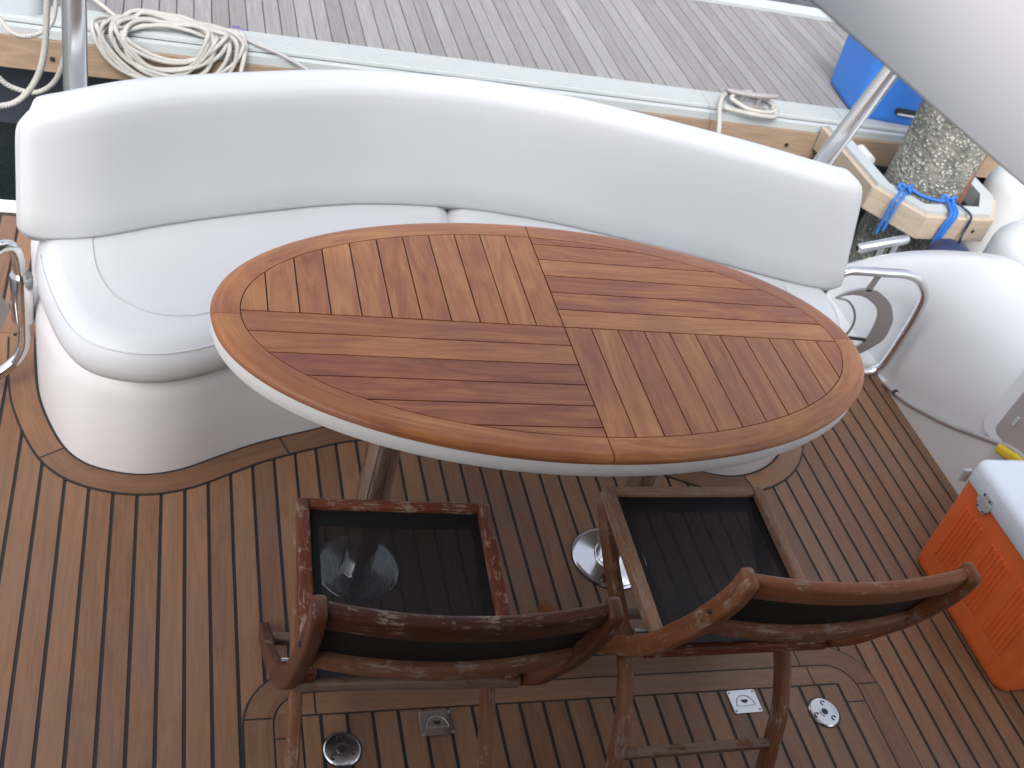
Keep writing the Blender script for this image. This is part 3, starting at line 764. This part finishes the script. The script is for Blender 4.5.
# ------------------------------------------------------------------ poles, roof, wing, bulkhead
def pole(a, b, label, w=.056, d=.052):
    t = thing('roof_pole', label, 'pole', a, 0, 'stainless poles carrying the hardtop')
    bm = new_bm(); A, Bv = Vector((0, 0, 0)), Vector(b) - Vector(a)
    pr = [(w / 2 * math.cos(2 * PI * k / 24), d / 2 * math.sin(2 * PI * k / 24)) for k in range(24)]
    fr = frames([A, A + Bv * .5, Bv], (0, 1, 0)); loft(bm, [[p + s * x + u * y for x, y in pr] for p, t_, s, u in fr]); link('shaft', bm, M['pole'], t, smooth=60)
    bm = new_bm(); lathe(bm, [(.02, 0), (.055, 0), (.055, .004), (.04, .008), (.02, .008)], 24); link('foot_plate', bm, M['chrome'], t, smooth=40)
pole((-.2, 2.57, .602), (-.2, 2.57, 2.30), 'upright stainless pole behind the left end of the sofa')
pole((1.853, 2.60, .602), (2.235, 2.50, 2.30), 'slanting stainless pole behind the right end of the sofa')
bm = new_bm(); prism(bm, [(-1.05, -.7), (.42, -.7), (.42, 1.35), (-1.05, 1.35)], 2.3, 2.38); prism(bm, [(.42, 1.15), (1.5, 1.15), (1.5, 1.35), (.42, 1.35)], 2.3, 2.38); prism(bm, [(1.5, -.7), (2.42, -.7), (2.42, 1.35), (1.5, 1.35)], 2.3, 2.38); prism(bm, [(.42, -.7), (1.5, -.7), (1.5, .15), (.42, .15)], 2.3, 2.38); prism(bm, [(-.3, 1.35), (-.12, 1.35), (-.12, 2.66), (-.3, 2.66)], 2.3, 2.38); prism(bm, [(2.1, 1.35), (2.3, 1.35), (2.3, 2.58), (2.1, 2.58)], 2.3, 2.38); bmesh.ops.remove_doubles(bm, verts=bm.verts, dist=.0005); tag(link('hardtop_roof', bm, M['roofwhite'], bevel=.02), 'white hardtop roof over the deck, on the two stainless poles', 'roof')  # unseen hardtop; opening added over the wing panel and aft edge shortened for light
bm = new_bm(); box(bm, -1.0, 2.45, -.62, -.55, 0, 2.3); bh = tag(link('cabin_bulkhead', bm, M['gelcoat']), 'white cabin bulkhead with dark glass doors closing the front of the deck', 'bulkhead')
bm = new_bm(); box(bm, -.5, .8, -.549, -.54, .12, 2.0); box(bm, .84, 2.1, -.549, -.54, .12, 2.0); link('glass_door', bm, M['glass_dark'], bh)
# wing panel: thick moulded board hanging from the roof, close to the camera
WA, WE = Vector((.436, .70, 1.8005)), Vector((.27, 0, -.125)).normalized()
WD = Vector((.45, .88, .10)); WD = (WD - WE * WD.dot(WE)).normalized(); WN = WE.cross(WD).normalized()
wpoly = [(-.16, 0), (-.155, 0), (0, 0), (.3, 0), (.6, 0)] + [(.88 + .12 * math.sin(R(a)), .12 - .12 * math.cos(R(a))) for a in range(0, 91, 15)] + [(.92 + .08 * math.cos(R(a)), .87 + .08 * math.sin(R(a))) for a in range(0, 91, 15)] + [(-.10, .95)]
bm = new_bm(); rings = []
for ins_, z in ((.09, -.028), (.045, -.0135), (.0, -.0018), (.0004, -.0005), (.0015, 0)):
    rings.append([WA + WE * x + WD * y + WN * z for x, y in offset(wpoly, ins_, True)])
loft(bm, rings)
wp = tag(link('wing_panel', bm, M['roofwhite']), 'smooth white moulded panel close by at the upper right corner', 'panel')
for px_ in (.02, .78):
    p0 = WA + WE * px_ + WD * .55; bm = new_bm(); tube(bm, [p0 - WN * .005, (p0 + Vector((p0.x, p0.y, 2.302))) / 2, Vector((p0.x, p0.y, 2.302))], .014, 10); link('hanger', bm, M['chrome'], wp, smooth=60)

# ------------------------------------------------------------------ pontoon dock
dock = thing('pontoon_dock', 'weathered grey plank pontoon dock behind the boat', 'dock', (1.5, 5.4, -.15))
DZ = -.15; DO = Vector((1.5, 5.4, DZ))
def D(x, y, z): return Vector((x, y, z)) - DO
bm = new_bm(); x = -4.0; random.seed(3); k = 0
while x < 8:
    w = random.choice((.075, .078, .08)); box(bm, x, x + w - .005, 4.865, 6.15, DZ - .03, DZ + random.uniform(-.001, .0015), PI / 2, f=D); x += w
link('planks', bm, M['dock'], dock)
bm = new_bm(); box(bm, -4, 8, 4.7, 6.3, DZ - .06, DZ - .012, f=D); link('underlay', bm, M['dark_joist'], dock)
bm = new_bm()
segs = [(-4, .28), (.284, 2.62), (2.624, 3.42), (3.424, 8)]
for xa, xb in segs:
    box(bm, xa, xb, 4.70, 4.862, DZ - .02, DZ + .004, 0, f=D)
    for j in range(9): box(bm, xa, xb, 4.712 + .0165 * j, 4.720 + .0165 * j, DZ + .004, DZ + .010, 0, f=D)
    box(bm, xa, xb, 4.655, 4.692, DZ - .05, DZ - .012, 0, f=D)
link('edge_extrusion', bm, M['alu'], dock)
bm = new_bm(); box(bm, -4, 8, 6.155, 6.30, DZ - .06, DZ + .02, 0, f=D); link('far_edge', bm, M['alu'], dock)
bm = new_bm()
for xa, xb in ((-4, -.9), (-.897, 2.63), (2.634, 8)): box(bm, xa, xb, 4.64, 4.70, DZ - .19, DZ - .052, 0, f=D)
link('fender_beam', bm, M['beam'], dock)
for xx in (2.45, 2.72, 3.1, -.45, .1):
    bm = new_bm(); lathe(bm, [(.001, 0), (.011, 0), (.011, .004), (.001, .004)], 12, f=lambda v: D(xx + v.x, 4.639 - v.z, DZ - .13 + v.y)); link('bolt', bm, M['black'], dock)
bm = new_bm()
for xa in (-3, -1, 1, 3, 5): box(bm, xa, xa + 1.4, 4.9, 6.1, -1.1, DZ - .07, f=D)
link('float', bm, M['blue_dark'], dock)

mk = simple('purple_chalk', (.16, .10, .34), .9)
for (mx, my) in ((.30, 4.90), (.335, 4.875)):
    bm = new_bm()
    for P in ([(-.014, -.012), (-.010, .014)], [(.010, -.014), (.014, .012)], [(-.012, 0), (.012, .002)]): tube(bm, [D(mx + a, my + b, DZ + .003) for a, b in P], .003, 6)
    link('chalk_mark', bm, mk, dock)

# pile guide: U of timber with white edging, bolted to the dock
pg = thing('pile_guide', 'pale timber guide frame around the barnacled pile with white edging', 'pile guide', (3.65, 4.25, DZ)); PO = Vector((3.65, 4.25, DZ))
gout = [(3.255, 4.635), (3.262, 4.06), (3.435, 3.82), (3.84, 3.845), (3.99, 4.05), (4.01, 4.635)]
def ins(p, d): return offset(p, d)
g0, g1, g2, g3 = gout, ins(gout, .028), ins(gout, .075), ins(gout, .10)
bm = new_bm()
for i in range(5):
    prism(bm, [g0[i], g0[i + 1], g2[i + 1], g2[i]], -.13, -.006, math.atan2(g0[i + 1][1] - g0[i][1], g0[i + 1][0] - g0[i][0]), f=lambda x, y, z: Vector((x, y, DZ + z)) - PO)
link('timber', bm, M['frame_timber'], pg, bevel=.004)
bm = new_bm()
for i in range(5):
    prism(bm, [g1[i], g1[i + 1], g3[i + 1], g3[i]], -.0055, .012, f=lambda x, y, z: Vector((x, y, DZ + z)) - PO)
    prism(bm, [g2[i], g2[i + 1], g3[i + 1], g3[i]], -.08, -.006, f=lambda x, y, z: Vector((x, y, DZ + z)) - PO)
link('metal_edge', bm, M['alu'], pg)
for (bx, by, ax, ay) in ((3.235, 4.0, 3.17, 4.13), (3.41, 3.81, 3.84, 3.80)):
    pass
for (x_, y_, nx, ny) in ((3.345, 3.942, -.81, -.585), (3.55, 3.827, .06, -1), (3.75, 3.839, .06, -1), (3.93, 3.967, .8, -.6), (3.26, 4.25, -1, 0)):
    bm = new_bm(); nn = Vector((nx, ny, 0)).normalized(); sd = Vector((-ny, nx, 0)).normalized()
    lathe(bm, [(.001, 0), (.009, 0), (.009, .003), (.001, .003)], 10, f=lambda v: Vector((x_, y_, DZ - .07)) + nn * (v.z - .0) + sd * v.x + Vector((0, 0, v.y)) - PO); link('bolt', bm, M['black'], pg)
for (x_, y_, rz) in ((3.40, 4.40, 90), (3.62, 3.955, 3), (3.87, 4.30, 90)):
    bm = new_bm(); a = R(rz); d_ = Vector((math.cos(a), math.sin(a), 0)) * .06; c0 = Vector((x_, y_, DZ - .02)) - PO
    tube(bm, [c0 - d_, c0 - d_ * .96, c0, c0 + d_ * .96, c0 + d_], .03, 16, rf=lambda s: .03 if .02 < s < .98 else .022); link('roller', bm, M['fender'], pg, smooth=50)
# pile
bm = new_bm(); random.seed(8)
rings = []
for i in range(40):
    z = -1.1 + 2.6 * i / 39
    rings.append([Vector(((.195 + random.uniform(-.006, .006)) * math.cos(2 * PI * k / 40), (.195 + random.uniform(-.006, .006)) * math.sin(2 * PI * k / 40), z)) for k in range(40)])
loft(bm, rings); pil = tag(link('dock_pile', bm, M['pile'], smooth=80), 'round barnacled grey pile rising through the timber guide', 'pile'); pil.location = (3.645, 4.185, 0)
bm = new_bm()
for aa in (-58, ):
    P = [Vector((.190 * math.cos(R(aa + 4 * math.sin(z * 7) + 2 * math.sin(z * 23))), .190 * math.sin(R(aa + 4 * math.sin(z * 7) + 2 * math.sin(z * 23))), z)) for z in [-1.0 + .04 * i for i in range(62)]]
    tube(bm, P, .02, 8, rf=lambda q: .016 + .006 * math.sin(q * 40))
link('rust_streak', bm, M['rust'], pil, smooth=60)

# blue rope on the guide
bm = new_bm(); zt = DZ + .022
tube(bm, catmull([(3.312, 3.940, -.34), (3.316, 3.942, -.24), (3.324, 3.950, -.165), (3.352, 3.970, zt - .008), (3.38, 4.0, zt), (3.41, 4.02, zt + .006), (3.455, 3.985, zt), (3.50, 3.955, zt - .004), (3.56, 3.945, zt - .004), (3.62, 3.945, zt + .006)], 6), .0075, 8)
tube(bm, catmull([(3.325, 3.920, -.31), (3.330, 3.924, -.22), (3.338, 3.930, -.165), (3.366, 3.95, zt - .008), (3.395, 3.98, zt), (3.425, 3.995, zt + .012), (3.47, 3.965, zt + .004), (3.55, 3.935, zt + .002), (3.60, 3.93, zt + .008)], 6), .0075, 8)
def knot(cx, cy, cz, rr):
    P = [(cx + rr * (math.sin(a) + .9 * math.sin(2 * a)), cy + rr * .8 * (math.cos(a) - .9 * math.cos(2 * a)), cz + rr * .5 * math.sin(3 * a)) for a in [2 * PI * k / 30 for k in range(30)]]
    tube(bm, P, .0075, 8, True)
knot(3.405, 4.005, zt + .012, .022); knot(3.615, 3.935, zt + .012, .022)
for dx in (-.012, .006, .022):
    tube(bm, catmull([(3.61 + dx, 3.94, zt + .012), (3.595 + dx, 3.88, zt + .006), (3.575 + dx, 3.822, zt - .006), (3.555 + dx, 3.812, -.2), (3.54 + dx * .6, 3.81, -.30 - abs(dx))], 5), .0075, 8)
tag(link('blue_rope', bm, M['blue_rope'], smooth=60), 'bright blue rope knotted over the timber pile guide', 'rope')
bm = new_bm(); tube(bm, catmull([(3.63, 3.94, zt + .01), (3.665, 3.88, zt + .006), (3.685, 3.825, zt - .01), (3.68, 3.815, -.22), (3.64, 3.76, -.27), (3.57, 3.69, -.20), (3.55, 3.68, -.165)], 6), .006, 8)
tag(link('navy_rope', bm, M['navy'], smooth=60), 'thin dark rope hanging from the timber guide to the navy capped fender', 'rope')
# fenders
def fender(loc, axis, r, ln, label, cap, name='boat_fender'):
    t = thing(name, label, 'fender', loc, 0, 'white boat fenders'); ax = Vector(axis).normalized()
    rot = Vector((0, 0, 1)).rotation_difference(ax)
    prof = [(.001, 0)] + [(r * math.sin(R(a)) if a < 90 else r, r * .8 * (1 - math.cos(R(a)))) for a in (20, 40, 60, 80, 90)] + [(r, ln * .5), (r, ln - r * .8)] + [(r * math.cos(R(a)), ln - r * .8 + r * .8 * math.sin(R(a))) for a in (20, 40, 60, 75)]
    bm = new_bm(); lathe(bm, prof, 32, f=lambda v: rot @ v); link('body', bm, M['fender'], t, smooth=60)
    bm = new_bm(); lathe(bm, [(r * .42, ln - .04), (r * .40, ln - .0), (r * .3, ln + .02), (.03, ln + .03), (.001, ln + .03)] if cap is None else [(r + .003, ln - r * 1.2), (r + .003, ln - r * .8)] + [((r + .003) * math.cos(R(a)), ln - r * .8 + (r * .8 + .003) * math.sin(R(a))) for a in (20, 40, 60, 80, 89)], 32, f=lambda v: rot @ v)
    link('end_cap', bm, M['navy'] if cap else M['fender'], t, smooth=60)
    return t
fender((4.165, 4.17, -.98), (.0, -.0, 1), .14, .96, 'tall white fender hanging beside the timber guide', None)
fender((3.55, 3.675, -.80), (.0, 0, 1), .115, .60, 'white fender with navy blue cap below the timber guide', True)
fender((3.82, 3.55, -.80), (0, .0, 1), .165, .80, 'plump white fender with a rim at the right edge', None)

# dock cleat with cream line
cl_ = thing('dock_cleat', 'grey metal cleat on the dock edge with cream line around it', 'cleat', (2.86, 4.75, DZ + .008))
bm = new_bm(); tube(bm, catmull([(-.15, 0, .07), (-.10, 0, .062), (0, 0, .058), (.10, 0, .062), (.15, 0, .07)], 4), .014, 10, rf=lambda s: .009 + .008 * math.sin(PI * s)); link('horn_bar', bm, M['steel_dull'], cl_, smooth=60)
for sx in (-.05, .05):
    bm = new_bm(); tube(bm, [(sx, 0, 0), (sx, 0, .03), (sx, 0, .056)], .014, 10); link('post', bm, M['steel_dull'], cl_, smooth=60)
bm = new_bm(); box(bm, -.09, .09, -.035, .035, 0, .008); link('base_plate', bm, M['steel_dull'], cl_)
bm = new_bm()
tube(bm, catmull([(2.60, 4.32, -.5), (2.615, 4.5, -.2), (2.645, 4.64, -.118), (2.70, 4.74, -.1), (2.80, 4.82, -.115), (2.90, 4.83, -.125), (2.98, 4.78, -.12), (3.0, 4.70, -.125), (2.92, 4.665, -.13), (2.82, 4.67, -.125), (2.76, 4.70, -.11), (2.74, 4.73, -.105), (2.78, 4.76, -.09), (2.86, 4.77, -.08)], 6), .0125, 8)
tube(bm, catmull([(2.99, 4.73, -.13), (2.97, 4.64, -.13), (2.88, 4.62, -.13), (2.76, 4.64, -.13), (2.68, 4.66, -.13)], 6), .0125, 8)
tag(link('mooring_line', bm, M['rope'], smooth=60), 'cream mooring line looped round the grey dock cleat', 'rope')

# coil of rope
bm = new_bm(); random.seed(21); P = []
nl = 11
for k in range(nl * 24 + 1):
    a = 2 * PI * k / 24; lp = k / 24
    rx = .285 + .03 * math.sin(lp * 2.1) - .011 * lp + .02 * math.sin(lp * 5.3); ry = .165 + .028 * math.sin(lp * 1.7 + 1) - .004 * lp
    cx = .005 + .02 * math.sin(lp * 1.3); cy = 4.645 + .03 * math.sin(lp * 2.9 + .5)
    zz = DZ + .026 + .008 * (lp % 3) + .010 * math.sin(a * 3 + lp) + .006 * math.sin(a * 2 + lp * 3)
    ang = a + 2.4
    yy = cy + ry * math.sin(ang)
    if yy < 4.63: zz -= (4.63 - yy) * 1.25; yy = 4.63 - (4.63 - yy) * .25
    P.append((cx + rx * math.cos(ang), yy, zz))
P = [(-.46, 5.3, DZ + .03), (-.42, 5.1, DZ + .04), (-.34, 4.92, DZ + .06)] + P + [(.28, 4.78, DZ + .03), (.33, 4.72, DZ + .025), (.33, 4.62, DZ - .0), (.30, 4.54, DZ - .14)]
tube(bm, catmull(P, 2), .0098, 8); tag(link('rope_coil', bm, M['rope'], smooth=60), 'coil of cream rope lying on the edge of the dock', 'rope')
bm = new_bm(); tube(bm, catmull([(.27, 4.80, DZ + .03), (.36, 4.72, DZ + .022), (.48, 4.66, DZ + .01), (.62, 4.60, DZ - .03), (.70, 4.55, DZ - .08)], 6), .0085, 8)
tag(link('grey_line', bm, simple('grey_line', (.30, .29, .29), .8), smooth=60), 'thin grey line trailing right from the rope coil', 'rope')
# ropes hanging at left
bm = new_bm()
tube(bm, catmull([(-.33, 3.6, .85), (-.353, 3.6, .52), (-.362, 3.6, .40), (-.372, 3.6, .27), (-.394, 3.6, .178), (-.436, 3.6, .10), (-.49, 3.6, .056), (-.56, 3.6, .05), (-.66, 3.6, .10), (-.72, 3.6, .3), (-.74, 3.6, .8)], 8), .0105, 8)
tag(link('hanging_rope', bm, M['rope'], smooth=60), 'thick cream rope hanging in a long loop left of the upright pole', 'rope')
bm = new_bm()
tube(bm, catmull([(-.318, 3.7, .75), (-.316, 3.7, .41), (-.316, 3.7, .26), (-.324, 3.7, .19), (-.356, 3.7, .105), (-.41, 3.7, .06), (-.47, 3.7, .062), (-.53, 3.7, .10), (-.62, 3.7, .25), (-.66, 3.7, .7)], 8), .009, 8)
tag(link('hanging_rope', bm, M['rope'], smooth=60), 'thinner pale rope loop hanging closest to the upright pole', 'rope')
bm = new_bm()
tube(bm, catmull([(-.75, 4.3, .3), (-.66, 4.26, .12), (-.59, 4.25, .05), (-.55, 4.2, .03), (-.495, 4.165, .035), (-.44, 4.19, .05), (-.40, 4.22, .10), (-.38, 4.24, .3)], 8), .009, 8)
tag(link('hanging_rope', bm, M['rope'], smooth=60), 'short slack rope loop crossing the grey box at the far left', 'rope')
# grey box on the dock, far left
gb = thing('dock_step', 'grey plastic step box on the dock at the far left', 'step box', (-.80, 5.0, DZ))
bm = new_bm(); loft(bm, [[(x, y, z) for x, y in rrect(.62 * s, .56 * s, .06, 5)] for s, z in ((1, 0.009), (1, .02), (.95, .16), (.92, .18), (.86, .185))]); link('shell', bm, M['greybox'], gb, smooth=40)
bm = new_bm(); prism(bm, rrect(.46, .38, .04, 5), .185, .19); link('tread_pad', bm, simple('pale_tread', (.42, .47, .50), .7), gb)
# blue dock box
bb = thing('blue_tub', 'blue plastic tub with a dark handle slot on the dock', 'tub', (3.83, 4.97, DZ), R(-6))
bm = new_bm(); loft(bm, [[(x, y, z) for x, y in rrect(.60 * s, .46 * s, .06, 6)] for s, z in ((.93, .0), (.97, .012), (.98, .04), (1.03, .40), (1.06, .405), (1.06, .43), (1.02, .44), (.9, .44))]); bo = link('body', bm, M['blue'], bb, smooth=40)
bm = new_bm(); prism(bm, rrect(.15, .035, .015, 5), 0, .01, f=lambda x, y, z: Vector((-.01 + x, -.226 - z, .085 + y))); hs = link('handle_slot', bm, M['black'], bb)
bm = new_bm(); sweep(bm, [(-.07, -.245, .074), (.04, -.245, .074)], .012, .010, (0, 0, 1), .004); link('grip', bm, M['fender'], hs)
bm = new_bm(); prism(bm, rrect(.566, .434, .05, 6), .002, .02); link('base_band', bm, M['blue_dark'], bb)  # dark band around the foot of the tub

# T-shaped cleat on the boat's quarter
tc = thing('deck_cleat', 'small stainless two-post cleat on the white quarter of the boat', 'cleat', (2.60, 3.0, .105))
bm = new_bm(); A = Vector((-.12, 0, .047)); Bq = Vector((.073, 0, .110))
tube(bm, [A, A * .96 + Bq * .04, (A + Bq) / 2, A * .04 + Bq * .96, Bq], .0185, 14, rf=lambda s: .0185 if .01 < s < .99 else .013); link('bar', bm, M['steel'], tc, smooth=60)
for x_ in (-.022, .03):
    bm = new_bm(); tube(bm, [(x_, 0, -.08), (x_, 0, .03), (x_, 0, .075 + x_ * .3)], .0135, 12); link('post', bm, M['steel'], tc, smooth=60)

# ------------------------------------------------------------------ light
w = bpy.data.worlds.new('World'); S.world = w; w.use_nodes = True
nt = w.node_tree; bg = nt.nodes['Background']
sky = nt.nodes.new('ShaderNodeTexSky'); sky.sky_type = 'NISHITA'; sky.sun_disc = False
SE, SR = R(48), R(200)
sky.sun_elevation = SE; sky.sun_rotation = SR; sky.air_density = 1.0; sky.dust_density = 4.0; sky.ozone_density = 1.0
hs_ = nt.nodes.new('ShaderNodeHueSaturation'); hs_.inputs['Saturation'].default_value = .45
nt.links.new(sky.outputs[0], hs_.inputs['Color']); nt.links.new(hs_.outputs[0], bg.inputs[0]); bg.inputs[1].default_value = .15
sun = bpy.data.lights.new('sun', 'SUN'); sun.energy = .9; sun.angle = R(40); sun.color = (1, .97, .93)
so = bpy.data.objects.new('sun', sun); COL.objects.link(so)
# direction towards the sun, matching the sky texture's azimuth
sd = Vector((math.sin(SR) * math.cos(SE), math.cos(SR) * math.cos(SE), math.sin(SE)))
so.rotation_euler = sd.to_track_quat('Z', 'Y').to_euler()
S.view_settings.view_transform = 'Standard'; S.view_settings.look = 'None'; S.view_settings.gamma = 1; S.view_settings.use_curve_mapping = False
S.view_settings.exposure = 1.42
S.cycles.use_denoising = True; S.cycles.max_bounces = 8; S.cycles.transparent_max_bounces = 12
S.cycles.caustics_reflective = False; S.cycles.caustics_refractive = False
S.render.film_transparent = False
